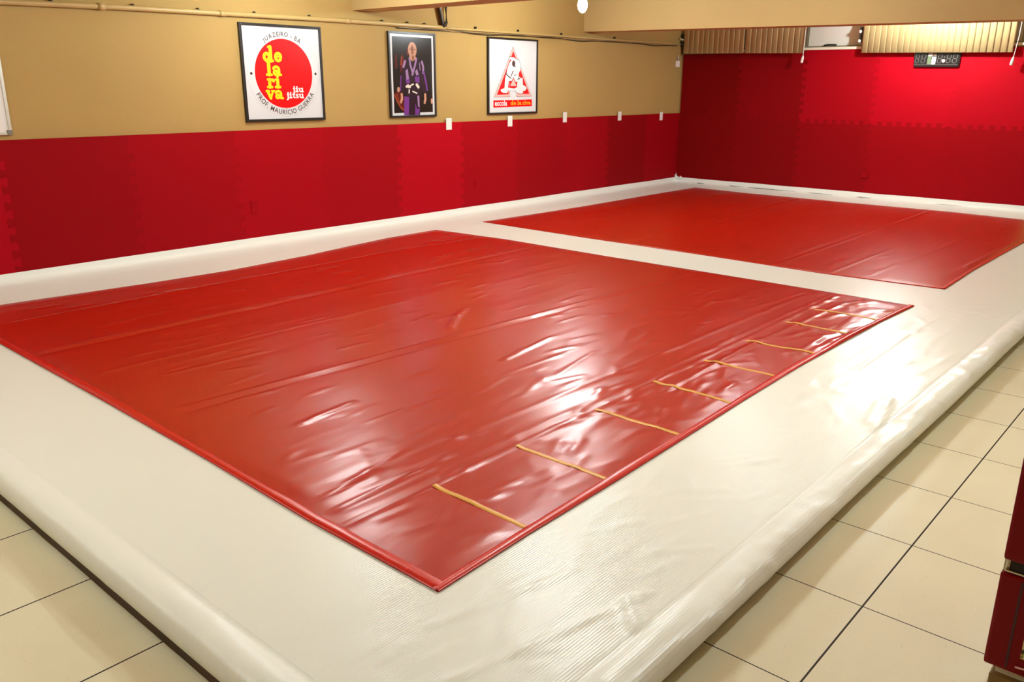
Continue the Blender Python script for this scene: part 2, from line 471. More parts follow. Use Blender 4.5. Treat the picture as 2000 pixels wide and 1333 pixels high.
for _ in range(150):
    x_, y_ = RNG.uniform(5.56, 6.06), RNG.uniform(-11.1, -5.2); a_ = RNG.normal(math.pi / 2, .55); l_ = RNG.uniform(.05, .25)
    WHITE_FOLDS.append(((x_, y_), (x_ + l_ * math.cos(a_), y_ + l_ * math.sin(a_)), RNG.uniform(.010, .02), RNG.uniform(.0008, .0024)))
WF = np.array([(f[0][0], f[0][1], f[1][0], f[1][1], f[2], f[3]) for f in WHITE_FOLDS])
def white_folds(x, y):
    dx, dy = WF[:, 2] - WF[:, 0], WF[:, 3] - WF[:, 1]
    t = np.clip(((x - WF[:, 0]) * dx + (y - WF[:, 1]) * dy) / (dx * dx + dy * dy), 0, 1)
    d2 = (x - WF[:, 0] - t * dx) ** 2 + (y - WF[:, 1] - t * dy) ** 2
    return float((WF[:, 5] * np.exp(-d2 / WF[:, 4] ** 2)).sum())
def sheet(name, i0, i1, j0, j1, m):
    bm = bmesh.new()
    V = {}
    for i in range(i0, i1 + 1):
        for j in range(j0, j1 + 1):
            p = cover_pt(i, j)
            if p[0] > 5.55 and p[0] < 6.1:
                p = (p[0], p[1], p[2] + white_folds(p[0], p[1]))
            V[i, j] = bm.verts.new(p)
    for i in range(i0, i1):
        for j in range(j0, j1): bm.faces.new((V[i, j], V[i + 1, j], V[i + 1, j + 1], V[i, j + 1]))
    return obj(name, bm, m, cover, True)
nu, nr, NX, NY = len(up), len(ROLL), len(xs) - 1, len(ys) - 1
# extra resolution where the white border carries folds
extra = [(x, 0.) for x in np.arange(5.56, XE - .14, .02)]
xs = sorted({(round(float(a), 4), z) for a, z in xs[:nu]} | {(round(float(a), 4), z) for a, z in xs[nu:-nr]} | {(round(float(a), 4), z) for a, z in extra}, key=lambda q: q[0])
# the upturn profile must stay in order (x grows while z falls)
xs = [(a, z) for a, z in up] + [q for q in xs if q[0] > .14] + [(XE + a, z) for a, z in ROLL]
NX = len(xs) - 1
sheet('top_sheet', nu - 1, NX - nr + 1, nr - 1, NY - nu + 1, MAT['white'])
sheet('edge_roll', NX - nr + 1, NX, 0, NY, MAT['white'])['label'] = 'crumpled rolled rim along the tiled aisle'
sheet('edge_roll', nu - 1, NX - nr + 1, 0, nr - 1, MAT['white'])['label'] = 'rolled front rim near the camera'
sheet('wall_skirt', 0, nu - 1, 0, NY, MAT['skirt'])['label'] = 'strip turned up along the poster wall'
sheet('wall_skirt', nu - 1, NX - nr + 1, NY - nu + 1, NY, MAT['skirt'])['label'] = 'strip turned up along the blind wall'
# bunched corner of the cover
bm = bmesh.new()
tube(bm, [(.045, -.045, .05), (.035, -.035, .085), (.02, -.05, .112), (.03, -.03, .125)], [.03, .022, .018, .006], 8)
tube(bm, [(.09, -.04, .06), (.11, -.035, .085), (.15, -.04, .07)], [.012, .02, .01], 8)
obj('corner_bunch', bm, MAT['skirt'], cover, True)
# dark strips as painted shade where the turned-up strip lifts along the blind wall
for x0, x1, r in ((.42, .56, .006), (.98, 1.22, .004), (1.30, 2.05, .005), (2.25, 2.6, .003), (2.95, 3.15, .004), (4.0, 4.3, .002)):
    bm = bmesh.new(); tube(bm, [(x0, -.05, .014), (x0 + .2 * (x1 - x0), -.052, .0155), (x0 + .5 * (x1 - x0), -.054, .0145), (x1, -.05, .014)], [.0015, r, r * .8, .001], 6)
    obj('slit_shade', bm, MAT['dark_parts_shade'], cover, True)

# ------------------------------------------------------------------ red mats
def interp(tab):
    a = np.array(tab); return lambda v: np.interp(v, a[:, 0], a[:, 1])
def noise_grid(X, Y, fx, fy, seed):
    return np.array([[noise.noise(Vector((x * fx + seed, y * fy - seed, seed))) for x, y in zip(rx, ry)] for rx, ry in zip(X, Y)])
def red_mat(label, L, Rr, N, Fa, folds, rand_zone, hem_sides, sheet_mat):
    l, r, n, f = interp(L), interp(Rr), interp(N), interp(Fa)
    ymid = .5 * (L[0][0] + L[-1][0])
    t = thing('red_mat', label, 'mat', (3., ymid, 0), 'red vinyl mats on the white cover')
    nx, ny = 300, 170
    U, Vv = np.meshgrid(np.linspace(0, 1, nx), np.linspace(0, 1, ny))
    X0 = L[0][1] + (Rr[0][1] - L[0][1]) * U
    Y = n(X0) + (f(X0) - n(X0)) * Vv
    X = l(Y) + (r(Y) - l(Y)) * U
    edge = np.minimum(np.minimum(U, 1 - U) * nx / 6, np.minimum(Vv, 1 - Vv) * ny / 4).clip(0, 1)
    Z = np.full_like(X, .0045)
    big = noise_grid(X[::4, ::4], Y[::4, ::4], 2.1, .7, 3.7 + ymid)
    big = np.repeat(np.repeat(big, 4, 0), 4, 1)[:ny, :nx]
    # smooth the upsampled field
    for _ in range(6):
        p = np.pad(big, 1, mode='edge'); big = (p[:-2, 1:-1] + p[2:, 1:-1] + p[1:-1, :-2] + p[1:-1, 2:] + p[1:-1, 1:-1]) / 5
    Z += (big - big.min()) * .006 * edge
    fine = noise_grid(X[:, ::2], Y[:, ::2], 9., 1.1, 9.1 + ymid); fine = np.repeat(fine, 2, 1)[:, :nx]
    p = np.pad(fine, ((0, 0), (1, 1)), mode='edge'); fine = (p[:, :-2] + p[:, 1:-1] * 2 + p[:, 2:]) / 4
    Z += (fine.clip(0, 1)) ** 1.5 * .0040 * edge
    for a, b, w, h in folds:
        Z += ridge(X, Y, a, b, w, h) * (.25 + .75 * edge)
    for x0, x1, y0, y1, cnt, spread in rand_zone:
        for _ in range(cnt):
            x, y = RNG.uniform(x0, x1), RNG.uniform(y0, y1); a = RNG.normal(math.pi / 2, spread); ln = RNG.uniform(.05, .22)
            Z += ridge(X, Y, (x, y), (x + ln * math.cos(a), y + ln * math.sin(a)), RNG.uniform(.010, .020), RNG.uniform(.0015, .0040)) * edge
    Z = np.maximum(Z, .0035)
    bm = bmesh.new()
    vs = [[bm.verts.new((float(X[j, i]), float(Y[j, i]), float(Z[j, i]))) for i in range(nx)] for j in range(ny)]
    for j in range(ny - 1):
        for i in range(nx - 1): bm.faces.new((vs[j][i], vs[j][i + 1], vs[j + 1][i + 1], vs[j + 1][i]))
    # a thin turned edge down to the white cover
    rim = [(j, 0) for j in range(ny - 1, 0, -1)] + [(0, i) for i in range(nx - 1)] + [(j, nx - 1) for j in range(ny - 1)] + [(ny - 1, i) for i in range(nx - 1, 0, -1)]
    low = [bm.verts.new((vs[j][i].co.x, vs[j][i].co.y, .0002)) for j, i in rim]
    for k in range(len(rim)):
        a, b = rim[k], rim[(k + 1) % len(rim)]
        bm.faces.new((vs[a[0]][a[1]], low[k], low[(k + 1) % len(rim)], vs[b[0]][b[1]]))
    obj('sheet', bm, sheet_mat, t, True)
    def zat(x, y):
        k = np.argmin((X - x) ** 2 + (Y - y) ** 2); return float(Z.flat[k])
    def strip(name, path_out, path_in, m, dz):
        bm = bmesh.new(); rows = []; ZZ = []
        for o, i in zip(path_out, path_in):
            ZZ.append([zat(*(np.array(o) * (1 - s) + np.array(i) * s)) for s in (0, .08, .5, .92, 1)])
        ZZ = np.array(ZZ)
        pz_ = np.pad(ZZ, ((1, 1), (0, 0)), mode='edge'); ZZ = np.maximum(np.maximum(pz_[:-2], pz_[1:-1]), pz_[2:])
        ZZ[:, 1:4] = ZZ[:, 1:4].max(1, keepdims=True)
        for _ in range(2):
            pz_ = np.pad(ZZ, ((1, 1), (0, 0)), mode='edge'); ZZ = (pz_[:-2] + 2 * pz_[1:-1] + pz_[2:]) / 4
        for row, (o, i) in enumerate(zip(path_out, path_in)):
            q = [tuple(np.array(o) * (1 - s) + np.array(i) * s) for s in (0, .08, .5, .92, 1)]
            zz = [ZZ[row][n_] + dz * e for n_, e in enumerate((.2, 1, 1.15, 1, .15))]
            rows.append([bm.verts.new((c[0], c[1], z)) for c, z in zip(q, zz)])
        for a, b in zip(rows, rows[1:]):
            for k in range(4): bm.faces.new((a[k], a[k + 1], b[k + 1], b[k]))
        bmesh.ops.recalc_face_normals(bm, faces=bm.faces)
        if sum(fc.normal.z for fc in bm.faces) < 0: bmesh.ops.reverse_faces(bm, faces=bm.faces)
        return obj(name, bm, m, t, True)
    if 'R' in hem_sides:
        yy = np.linspace(Rr[0][0], Rr[-1][0], 120)
        w = hem_sides['R']
        strip('hem_strip', [(r(y) + .003, y) for y in yy], [(r(y) - w * (1 + .12 * math.sin(y * 3.1)), y) for y in yy], MAT['hem'], .0035)['label'] = 'brighter red folded hem along the long edge by the tiles'
    if 'N' in hem_sides:
        xx = np.linspace(L[0][1] + .01, Rr[0][1] - .01, 120); w = hem_sides['N']
        strip('hem_strip', [(x, n(x) - .003) for x in xx], [(x, n(x) + w * (1 + .1 * math.sin(x * 2.7))) for x in xx], MAT['hem'], .0035)['label'] = 'brighter red folded hem along the front edge'
    return t, strip
near_L = [(-10.62, .70), (-10.257, .703), (-9.758, .757), (-9.2, .818), (-8.553, .85), (-7.742, .789), (-7.2, .70), (-6.624, .622), (-5.97, .619)]
near_R = [(-10.624, 5.515), (-10.18, 5.498), (-9.62, 5.489), (-9.05, 5.472), (-8.48, 5.453), (-7.78, 5.44), (-7.03, 5.446), (-6.5, 5.457), (-5.918, 5.488)]
near_N = [(.70, -10.575), (1.7, -10.586), (3.1, -10.592), (4.09, -10.604), (4.84, -10.627), (5.515, -10.624)]
near_F = [(.62, -5.978), (1.0, -5.94), (1.634, -5.89), (2.9, -5.915), (3.93, -5.908), (5.488, -5.918)]
FOLDS = [((4.985, -10.60), (4.975, -5.95), .010, .0045), ((4.90, -10.5), (4.93, -6.0), .014, .0025), ((4.72, -10.3), (4.78, -6.2), .016, .003),
         ((3.50, -10.4), (3.78, -6.0), .014, .0045), ((3.56, -10.4), (3.84, -6.0), .012, -.003), ((2.08, -10.5), (2.02, -6.0), .014, .004), ((2.14, -10.5), (2.08, -6.0), .014, -.003),
         ((1.30, -10.4), (1.22, -7.2), .012, .004), ((2.7, -10.4), (2.75, -8.3), .012, .003), ((4.3, -9.9), (4.34, -7.4), .012, .003),
         ((3.472, -8.567), (3.30, -8.33), .020, .011), ((3.30, -8.33), (3.19, -8.14), .018, .008),
         ((4.147, -8.80), (4.062, -8.26), .014, .006), ((4.085, -10.13), (4.045, -9.80), .015, .006), ((5.40, -7.2), (5.43, -6.77), .022, .014), ((5.36, -7.3), (5.39, -6.9), .018, -.010),
         ((3.143, -6.18), (3.195, -5.95), .012, .004), ((4.537, -8.80), (4.44, -8.34), .012, .004), ((2.994, -10.2), (3.028, -9.62), .012, .004),
         ((1.79, -10.02), (1.743, -9.55), .012, .004), ((1.86, -7.22), (1.746, -6.86), .014, .006), ((5.10, -8.62), (5.06, -7.6), .014, .008), ((5.06, -7.6), (5.10, -6.2), .014, .005),
         ((4.87, -10.51), (4.828, -9.9), .012, .006), ((4.762, -10.48), (4.66, -10.0), .012, .006), ((5.331, -7.53), (5.319, -7.12), .012, .006), ((5.398, -7.47), (5.368, -7.0), .012, .006),
         ((4.52, -10.14), (4.82, -10.28), .012, .003), ((4.70, -9.75), (5.05, -9.9), .012, .002)]
nm, nstrip = red_mat('nearer red vinyl mat, marked with yellow tape strips, on the white cover', near_L, near_R, near_N, near_F, FOLDS,
                     [(4.95, 5.42, -10.5, -6.0, 170, .5), (4.2, 4.95, -10.5, -6.2, 90, .25), (1., 4.2, -10.4, -6.0, 110, .12)], {'R': .036, 'N': .042}, MAT['red'])
far_L = [(-5.219, .607), (-4.2, .655), (-3.288, .678), (-1.8, .66), (-.549, .671)]
far_R = [(-5.208, 5.499), (-4.314, 5.479), (-2.447, 5.496), (-.72, 5.50)]
far_N = [(.607, -5.219), (2.131, -5.257), (3.578, -5.259), (4.543, -5.287), (5.499, -5.208)]
far_F = [(.671, -.549), (1.5, -.634), (2.945, -.66), (4.29, -.641), (5.16, -.74), (5.5, -.72)]
FAR = [((4.09, -5.25), (4.08, -.7), .022, -.0035), ((4.14, -5.25), (4.13, -.7), .02, .004), ((2.50, -5.2), (2.38, -.7), .03, .003), ((2.57, -5.2), (2.45, -.7), .02, -.003),
       ((4.62, -5.2), (4.65, -3.6), .012, .004), ((4.9, -5.1), (5.0, -2.6), .014, .003), ((5.40, -4.2), (5.44, -2.4), .02, .010)]
fm, fstrip = red_mat('farther red vinyl mat, without tape strips, near the blinds', far_L, far_R, far_N, far_F, FAR,
                     [(.8, 5.3, -5.1, -.9, 90, .15)], {'R': .03}, MAT['red2'])
for a, b in (((4.993, -10.145), (5.462, -10.149)), ((4.986, -9.647), (5.462, -9.647)), ((4.984, -9.072), (5.448, -9.068)), ((4.981, -8.548), (5.45, -8.553)),
             ((5.0, -8.045), (5.44, -8.024)), ((5.0, -7.53), (5.43, -7.495)), ((5.0, -6.963), (5.40, -6.963)), ((5.01, -6.525), (5.43, -6.50))):
    xx = np.linspace(0, 1, 40)
    P = [(a[0] + (b[0] - a[0]) * s, a[1] + (b[1] - a[1]) * s) for s in xx]
    nstrip('tape_strip', [(p[0], p[1] - .012) for p in P], [(p[0], p[1] + .012) for p in P], MAT['tape'], .0016)

# ------------------------------------------------------------------ foam wall panels
def teeth(a0, a1, n, c, d, flip):
    """dovetailed seam running along an axis from a0 to a1 around coordinate c"""
    out = []; p = (a1 - a0) / n; s = -1 if flip else 1
    for k in range(n):
        b = a0 + k * p
        out += [(b + .04 * p, c - s * d), (b + .30 * p, c - s * d), (b + .20 * p, c + s * d), (b + .80 * p, c + s * d), (b + .70 * p, c - s * d), (b + .96 * p, c - s * d)]
    return out
def panel(side, a0, a1, z0, z1, tl, tr, tt, tb, label, group, top=None, tint=.5):
    d = .026
    # neighbours in one row share the same tooth heights
    v0, v1 = (.09, .96) if z0 < .5 else (1.10, 1.88)
    bot = teeth(a0 + .06, a1 - .06, 7, z0, d, False) if tb else [(a0, z0), (a1, z0)]
    rgt = [(c, b) for b, c in teeth(v0, v1, 7, a1, d, False)] if tr else [(a1, z0), (a1, z1)]
    tp = teeth(a0 + .06, a1 - .06, 7, z1, d, False) if tt else (top or [(a0, z1), (a1, z1)])
    lft = [(c, b) for b, c in teeth(v0, v1, 7, a0, d, False)] if tl else [(a0, z0), (a0, z1)]
    loop = []
    def addp(ps):
        for q in ps:
            if not loop or math.hypot(q[0] - loop[-1][0], q[1] - loop[-1][1]) > 1e-5: loop.append(q)
    if tb or tl: addp([(a0, z0)])
    addp(bot); addp([(a1, z0)]); addp(rgt); addp([(a1, z1)]) if not top else None
    addp(list(reversed(tp))); addp([(a0, z1)]) if not top else None; addp(list(reversed(lft)))
    if math.hypot(loop[0][0] - loop[-1][0], loop[0][1] - loop[-1][1]) < 1e-5: loop.pop()
    def P(a, b, t): return (t, a, b) if side == 'L' else (a, -t, b)
    bm = bmesh.new()
    back = [bm.verts.new(P(a, b, .001)) for a, b in loop]; frt = [bm.verts.new(P(a, b, .02)) for a, b in loop]
    n = len(loop)
    f = bm.faces.new(frt); bm.faces.new(list(reversed(back)))
    for k in range(n): bm.faces.new((back[k], back[(k + 1) % n], frt[(k + 1) % n], frt[k]))
    bmesh.ops.recalc_face_normals(bm, faces=bm.faces)
    bmesh.ops.bevel(bm, geom=list(f.edges), offset=.0008, segments=1, affect='EDGES')
    o = obj('foam_panel', bm, MAT['foam']); o.color = (1, 1, 1, tint)      # own red per panel; blind wall tints also hold painted light and shade
    return tag(o, label, 'wall panel', group)
PW = .988
LTINT = (.42, .22, .50, .42, .55, .85, .55, .62, .48, .35, .75)
BTINT_SHADED = ((.10, .17, .32, .46, .44), (.06, .24, .68, .95, .85))  # panel reds with corner shade and lamp brightness mixed into the colour
left_labels = ['red foam panel on the poster wall in the far corner, below the white cord weight',
               'red foam panel on the poster wall, second from the far corner',
               'red foam panel on the poster wall, third from the far corner',
               'red foam panel under the right half of the triangle emblem poster',
               'red foam panel below the left half of the triangle emblem poster',
               'brighter crimson foam panel below the dark portrait poster',
               'red foam panel on the poster wall, below the gap between disc poster and portrait poster',
               'red foam panel with the bulging socket outline, below the red disc poster',
               'red foam panel on the poster wall, next left of the one below the disc poster',
               'dark red foam panel below the bare tan wall beside the whiteboard',
               'red foam panel at the left edge of the photo, below the whiteboard']
for k, lab in enumerate(left_labels):
    panel('L', -(k + 1) * PW, -k * PW - (.021 if k == 0 else 0), .03, 1.082, True, k > 0, False, False, lab, 'foam panels on the poster wall', tint=LTINT[k])
low_labels = ['lower red foam panel on the blind wall, in the dark far corner', 'lower red foam panel on the blind wall, second from the far corner',
              'lower red foam panel on the blind wall, below the bare window pane', 'lower red foam panel on the blind wall, below the timer',
              'lower red foam panel on the blind wall at the right edge of the photo']
top_labels = ['upper red foam panel on the blind wall, in the dark far corner', 'upper red foam panel right of the corner one, under the second blind',
              'upper red foam panel below the bare window pane', 'brightly lit upper red foam panel behind the timer',
              'upper red foam panel at the right edge of the photo, behind the long blind cord']
TOPS = [(.021, 1.962), (1., 1.972), (2., 1.985), (2.2, 1.978), (3., 1.975), (4., 1.968), (5., 1.958)]
tz = interp(TOPS)
for k in range(5):
    a0, a1 = (.021 if k == 0 else float(k)), float(k + 1)
    seam = 1.038 - .007 * k
    panel('B', a0, a1, .03, seam, k > 0, k < 4, True, False, low_labels[k], 'lower foam panels on the blind wall', tint=BTINT_SHADED[0][k])
    tp = [(a, float(tz(a)) + .006 * math.sin(9 * a)) for a in np.linspace(a0, a1, 6)]
    panel('B', a0, a1, seam, float(tz(a0)), k > 0, k < 4, False, True, top_labels[k], 'upper foam panels on the blind wall', tint=BTINT_SHADED[1][k])

# covered sockets pressing through the foam
def socket(label, side, a, z, w, h):
    bm = bmesh.new()
    if side == 'L': box(bm, (.0195, a - w / 2, z - h / 2), (.026, a + w / 2, z + h / 2), .003)
    else: box(bm, (a - w / 2, -.032, z - h / 2), (a + w / 2, -.0195, z + h / 2), .003)
    t = obj('socket_cover', bm, MAT['foam']); t.color = (1, 1, 1, .5)
    return tag(t, label, 'socket cover')
socket('red covered socket low on the wall below the red disc poster', 'L', -7.768, .37, .07, .12)
socket('red covered socket low on the wall below the triangle emblem poster', 'L', -4.71, .35, .05, .11)
socket('small dark red socket low on the wall facing the camera', 'B', 3.02, .31, .09, .05)

# white clips over the panel edge
for y, z0, z1, w, lab in ((-5.162, 1.0, 1.128, .088, 'white clip on the panel edge beside the dark portrait poster'),
                          (-4.10, 1.003, 1.131, .084, 'white clip on the panel edge directly under the triangle emblem poster'),
                          (-2.995, 1.022, 1.153, .080, 'white clip on the panel edge, third from the far corner'),
                          (-1.708, 1.012, 1.137, .084, 'white clip on the panel edge, second from the far corner'),
                          (-.58, .985, 1.108, .082, 'white clip on the panel edge nearest the far corner')):
    t = obj('panel_clip', B((.0005 + .02, y - w / 2, z0), (.027, y + w / 2, z1), .0028), MAT['clip'])
    tag(t, lab, 'clip', 'white clips on the foam edge')

# ------------------------------------------------------------------ framed posters
def poster(label, y0, y1, z0, z1, w):
    t = thing('framed_poster', label, 'poster', (0, (y0 + y1) / 2, z0), 'framed posters on the wall')
    bm = bmesh.new()
    box(bm, (.001, y0, z0), (.028, y0 + w, z1), .002); box(bm, (.001, y1 - w, z0), (.028, y1, z1), .002)
    box(bm, (.001, y0 + w, z0), (.028, y1 - w, z0 + w), .002); box(bm, (.001, y0 + w, z1 - w), (.028, y1 - w, z1), .002)
    obj('frame', bm, MAT['black'], t)
    p = obj('print', B((.004, y0 + w - .002, z0 + w - .002), (.0165, y1 - w + .002, z1 - w + .002)), MAT['paper'], t)
    return t, p
def islands(bm, gap):
    fs = list(bm.faces); bx = []
    for f in fs:
        a = [v.co.y for v in f.verts]; b = [v.co.z for v in f.verts]; bx.append((min(a), max(a), min(b), max(b)))
    par = list(range(len(fs)))
    def root(i):
        while par[i] != i: i = par[i]
        return i
    for i in range(len(fs)):
        for j in range(i):
            p_, q = bx[i], bx[j]
            if max(p_[0] - q[1], q[0] - p_[1], p_[2] - q[3], q[2] - p_[3]) < gap:
                a, b = root(i), root(j)
                if a != b: par[a] = b
    out = {}
    for i, f in enumerate(fs): out.setdefault(root(i), []).append([v.co.copy() for v in f.verts])
    return list(out.values())
def layer(name, parent, root, fl, m):
    groups = [None] if name == 'ring' else islands(fl.bm, .011 if name == 'lettering' else .004)
    for g in groups:
        bm = fl.bm
        if g is not None and len(groups) > 1:
            bm = bmesh.new()
            for f in g: bm.faces.new([bm.verts.new(c) for c in f])
        o = obj(name, bm, m); o.parent = parent; o.location = -root.location - parent.location
    return o
def F(k): return Flat('L', .0168 + .0004 * k)

# poster with the red disc
t, p = poster('framed white poster with a big red disc and yellow lettering', -7.772, -6.884, 1.155, 2.027, .024)
cyd, czd = -7.325, 1.589
layer('ring', p, t, F(1).ring(cyd, czd, .397, .394, .004), MAT['p_grey'])
layer('disc', p, t, F(1).disc(cyd, czd, .317, .313, 96), MAT['p_red'])
layer('dot', p, t, F(1).disc(-7.680, 1.588, .0125), MAT['p_hair'])
layer('dot', p, t, F(1).disc(-6.969, 1.592, .0125), MAT['p_hair'])
fl = F(2)
word(fl, 'de', -7.548, 1.692, .096, .218)
word(fl, 'la', -7.527, 1.569, .094, .172)
word(fl, 'ri', -7.524, 1.458, .090, .152)
word(fl, 'va', -7.538, 1.357, .085, .186)
layer('lettering', p, t, fl, MAT['p_yel'])
fl = F(2)
word(fl, 'jiu', -7.245, 1.422, .038, .125)
word(fl, 'jitsu', -7.318, 1.366, .040, .196)
layer('lettering', p, t, fl, MAT['p_white'])
def arc_text(fl, s, R_, a_mid, size, top, bold, sp=.14, kx=.9):
    ws = [text_w(c, bold) * kx + sp if c != ' ' else .34 for c in s]
    tot = sum(ws) * size; pos = -tot / 2
    for c, w in zip(s, ws):
        mid = pos + w * size / 2; pos += w * size
        if c == ' ': continue
        if top:
            a = math.radians(a_mid) - mid / R_
            put_text(fl, c, cyd + R_ * math.cos(a), czd + R_ * math.sin(a), size, a - math.pi / 2, bold, kx)
        else:
            a = math.radians(a_mid) + mid / R_
            put_text(fl, c, cyd + R_ * math.cos(a), czd + R_ * math.sin(a), size, a + math.pi / 2, bold, kx)
fl = F(2)
arc_text(fl, 'JUAZEIRO - BA', .335, 90, .058, True, .010)
layer('lettering', p, t, fl, MAT['p_text']); fl = F(2)
arc_text(fl, 'PROF. MAURÍCIO GUERRA', .3735, -90, .064, False, .010)
layer('lettering', p, t, fl, MAT['p_text'])

# dark portrait
t, p = poster('framed dark photo poster of a bald person in a purple martial arts gi', -6.03, -5.352, 1.152, 2.034, .022)
layer('photo_ground', p, t, F(1).poly([(-5.974, 1.201), (-5.404, 1.201), (-5.404, 1.985), (-5.974, 1.985)]), MAT['p_dark'])
fl = F(2)
fl.poly([(-5.97, 1.40), (-5.93, 1.30), (-5.86, 1.22), (-5.82, 1.22), (-5.84, 1.50), (-5.90, 1.46)])
fl.poly([(-5.87, 1.62), (-5.83, 1.64), (-5.81, 1.78), (-5.84, 1.82), (-5.87, 1.74)])
fl.poly([(-5.78, 1.80), (-5.74, 1.80), (-5.75, 1.88), (-5.77, 1.86)])
fl.poly([(-5.94, 1.66), (-5.91, 1.66), (-5.91, 1.80), (-5.94, 1.80)])
layer('photo_glow', p, t, fl, MAT['p_maroon'])
fl = F(3)
fl.stroke([(-5.96, 1.385), (-5.93, 1.33), (-5.89, 1.27), (-5.845, 1.235)], .020); fl.stroke([(-5.885, 1.30), (-5.87, 1.36), (-5.85, 1.40)], .014)
fl.stroke([(-5.855, 1.70), (-5.845, 1.78)], .018); fl.stroke([(-5.93, 1.40), (-5.90, 1.31)], .012)
layer('photo_glow', p, t, fl, MAT['p_rust'])
fl = F(3)                                                  # the dark body of the gi
fl.poly([(-5.72, 1.79), (-5.80, 1.745), (-5.83, 1.69), (-5.865, 1.56), (-5.885, 1.42), (-5.83, 1.40), (-5.795, 1.50), (-5.795, 1.43), (-5.81, 1.175),
         (-5.60, 1.175), (-5.59, 1.42), (-5.575, 1.50), (-5.545, 1.41), (-5.475, 1.42), (-5.50, 1.58), (-5.53, 1.70), (-5.56, 1.745), (-5.65, 1.79)])
layer('figure_gi', p, t, fl, MAT['p_shade'])
fl = F(4)
fl.stroke([(-5.735, 1.77), (-5.725, 1.70), (-5.69, 1.61)], .024); fl.stroke([(-5.635, 1.765), (-5.66, 1.69), (-5.70, 1.60)], .024)
fl.stroke([(-5.80, 1.735), (-5.825, 1.68)], .03); fl.stroke([(-5.555, 1.735), (-5.535, 1.68), (-5.54, 1.62)], .026)
fl.poly([(-5.80, 1.64), (-5.765, 1.66), (-5.75, 1.56), (-5.785, 1.54)])
fl.poly([(-5.66, 1.63), (-5.63, 1.66), (-5.605, 1.60), (-5.64, 1.59)])
fl.poly([(-5.635, 1.38), (-5.605, 1.38), (-5.605, 1.25), (-5.63, 1.27)])
fl.stroke([(-5.59, 1.72), (-5.585, 1.65)], .010)
layer('figure_gi', p, t, fl, MAT['p_lav'])
fl = F(4)
fl.poly([(-5.825, 1.375), (-5.755, 1.365), (-5.765, 1.176), (-5.835, 1.176)])
fl.poly([(-5.665, 1.30), (-5.645, 1.24), (-5.60, 1.24), (-5.62, 1.176), (-5.675, 1.176)])
fl.poly([(-5.80, 1.56), (-5.745, 1.57), (-5.74, 1.51), (-5.79, 1.505)]); fl.poly([(-5.665, 1.58), (-5.595, 1.58), (-5.60, 1.51), (-5.66, 1.525)])
fl.stroke([(-5.865, 1.58), (-5.878, 1.44)], .016); fl.stroke([(-5.53, 1.63), (-5.495, 1.50), (-5.485, 1.44)], .022)
layer('figure_gi', p, t, fl, MAT['p_pur'])
fl = F(5)
fl.stroke([(-5.79, 1.475), (-5.765, 1.485), (-5.74, 1.472)], .028); fl.stroke([(-5.765, 1.465), (-5.71, 1.495), (-5.69, 1.50)], .016)
fl.stroke([(-5.64, 1.495), (-5.615, 1.47)], .032); fl.stroke([(-5.75, 1.44), (-5.755, 1.41)], .018); fl.stroke([(-5.70, 1.425), (-5.64, 1.405)], .014)
layer('figure_belt', p, t, fl, MAT['p_belt'])
fl = F(4)
fl.poly([(q[0], q[1]) for q in arc(-5.690, 1.855, .062, .080, 0, 360, 30)[:-1]]); fl.poly([(-5.735, 1.80), (-5.650, 1.80), (-5.64, 1.765), (-5.69, 1.735), (-5.735, 1.765)])
fl.stroke([(-5.862, 1.395), (-5.858, 1.35), (-5.875, 1.315)], .030); fl.stroke([(-5.518, 1.39), (-5.516, 1.34), (-5.528, 1.305)], .032)
fl.disc(-5.905, 1.445, .020, .028); fl.disc(-5.42, 1.32, .015, .03)
layer('figure_skin', p, t, fl, MAT['p_skin'])
fl = F(5)
fl.poly([(-5.715, 1.872), (-5.692, 1.905), (-5.668, 1.872), (-5.678, 1.838), (-5.672, 1.815), (-5.708, 1.815), (-5.702, 1.838)])
fl.poly([(-5.712, 1.806), (-5.668, 1.806), (-5.674, 1.799), (-5.706, 1.799)])
fl.poly([(-5.715, 1.862), (-5.735, 1.866), (-5.735, 1.856), (-5.715, 1.85)]); fl.poly([(-5.665, 1.862), (-5.640, 1.866), (-5.640, 1.856), (-5.665, 1.85)])
fl.poly([(-5.70, 1.79), (-5.665, 1.79), (-5.675, 1.745), (-5.69, 1.735)])
layer('figure_skin', p, t, fl, MAT['p_skin2'])

# triangle emblem
t, p = poster('framed white poster with a red triangle emblem of two fighters', -4.498, -3.574, 1.153, 2.041, .022)
A, BL, BR = (-4.041, 1.948), (-4.388, 1.352), (-3.680, 1.360)
NL, NR, NTL, NTR = (-4.093, 1.355), (-3.973, 1.358), (-4.096, 1.424), (-3.973, 1.426)
layer('emblem', p, t, F(1).poly([A, BL, NL, NTL, NTR, NR, BR]), MAT['p_hair'])
def shr(q, k, c=(-4.036, 1.53)): return (c[0] + (q[0] - c[0]) * k, c[1] + (q[1] - c[1]) * k)
layer('emblem', p, t, F(2).poly([shr(A, .982), shr(BL, .982), (-4.098, 1.360), (-4.101, 1.430), (-3.968, 1.432), (-3.968, 1.364), shr(BR, .982)]), MAT['p_pink'])
layer('emblem', p, t, F(3).poly([(-4.039, 1.893), (-4.335, 1.383), (-4.125, 1.386), (-4.125, 1.455), (-3.945, 1.456), (-3.945, 1.389), (-3.727, 1.391)]), MAT['p_red'])
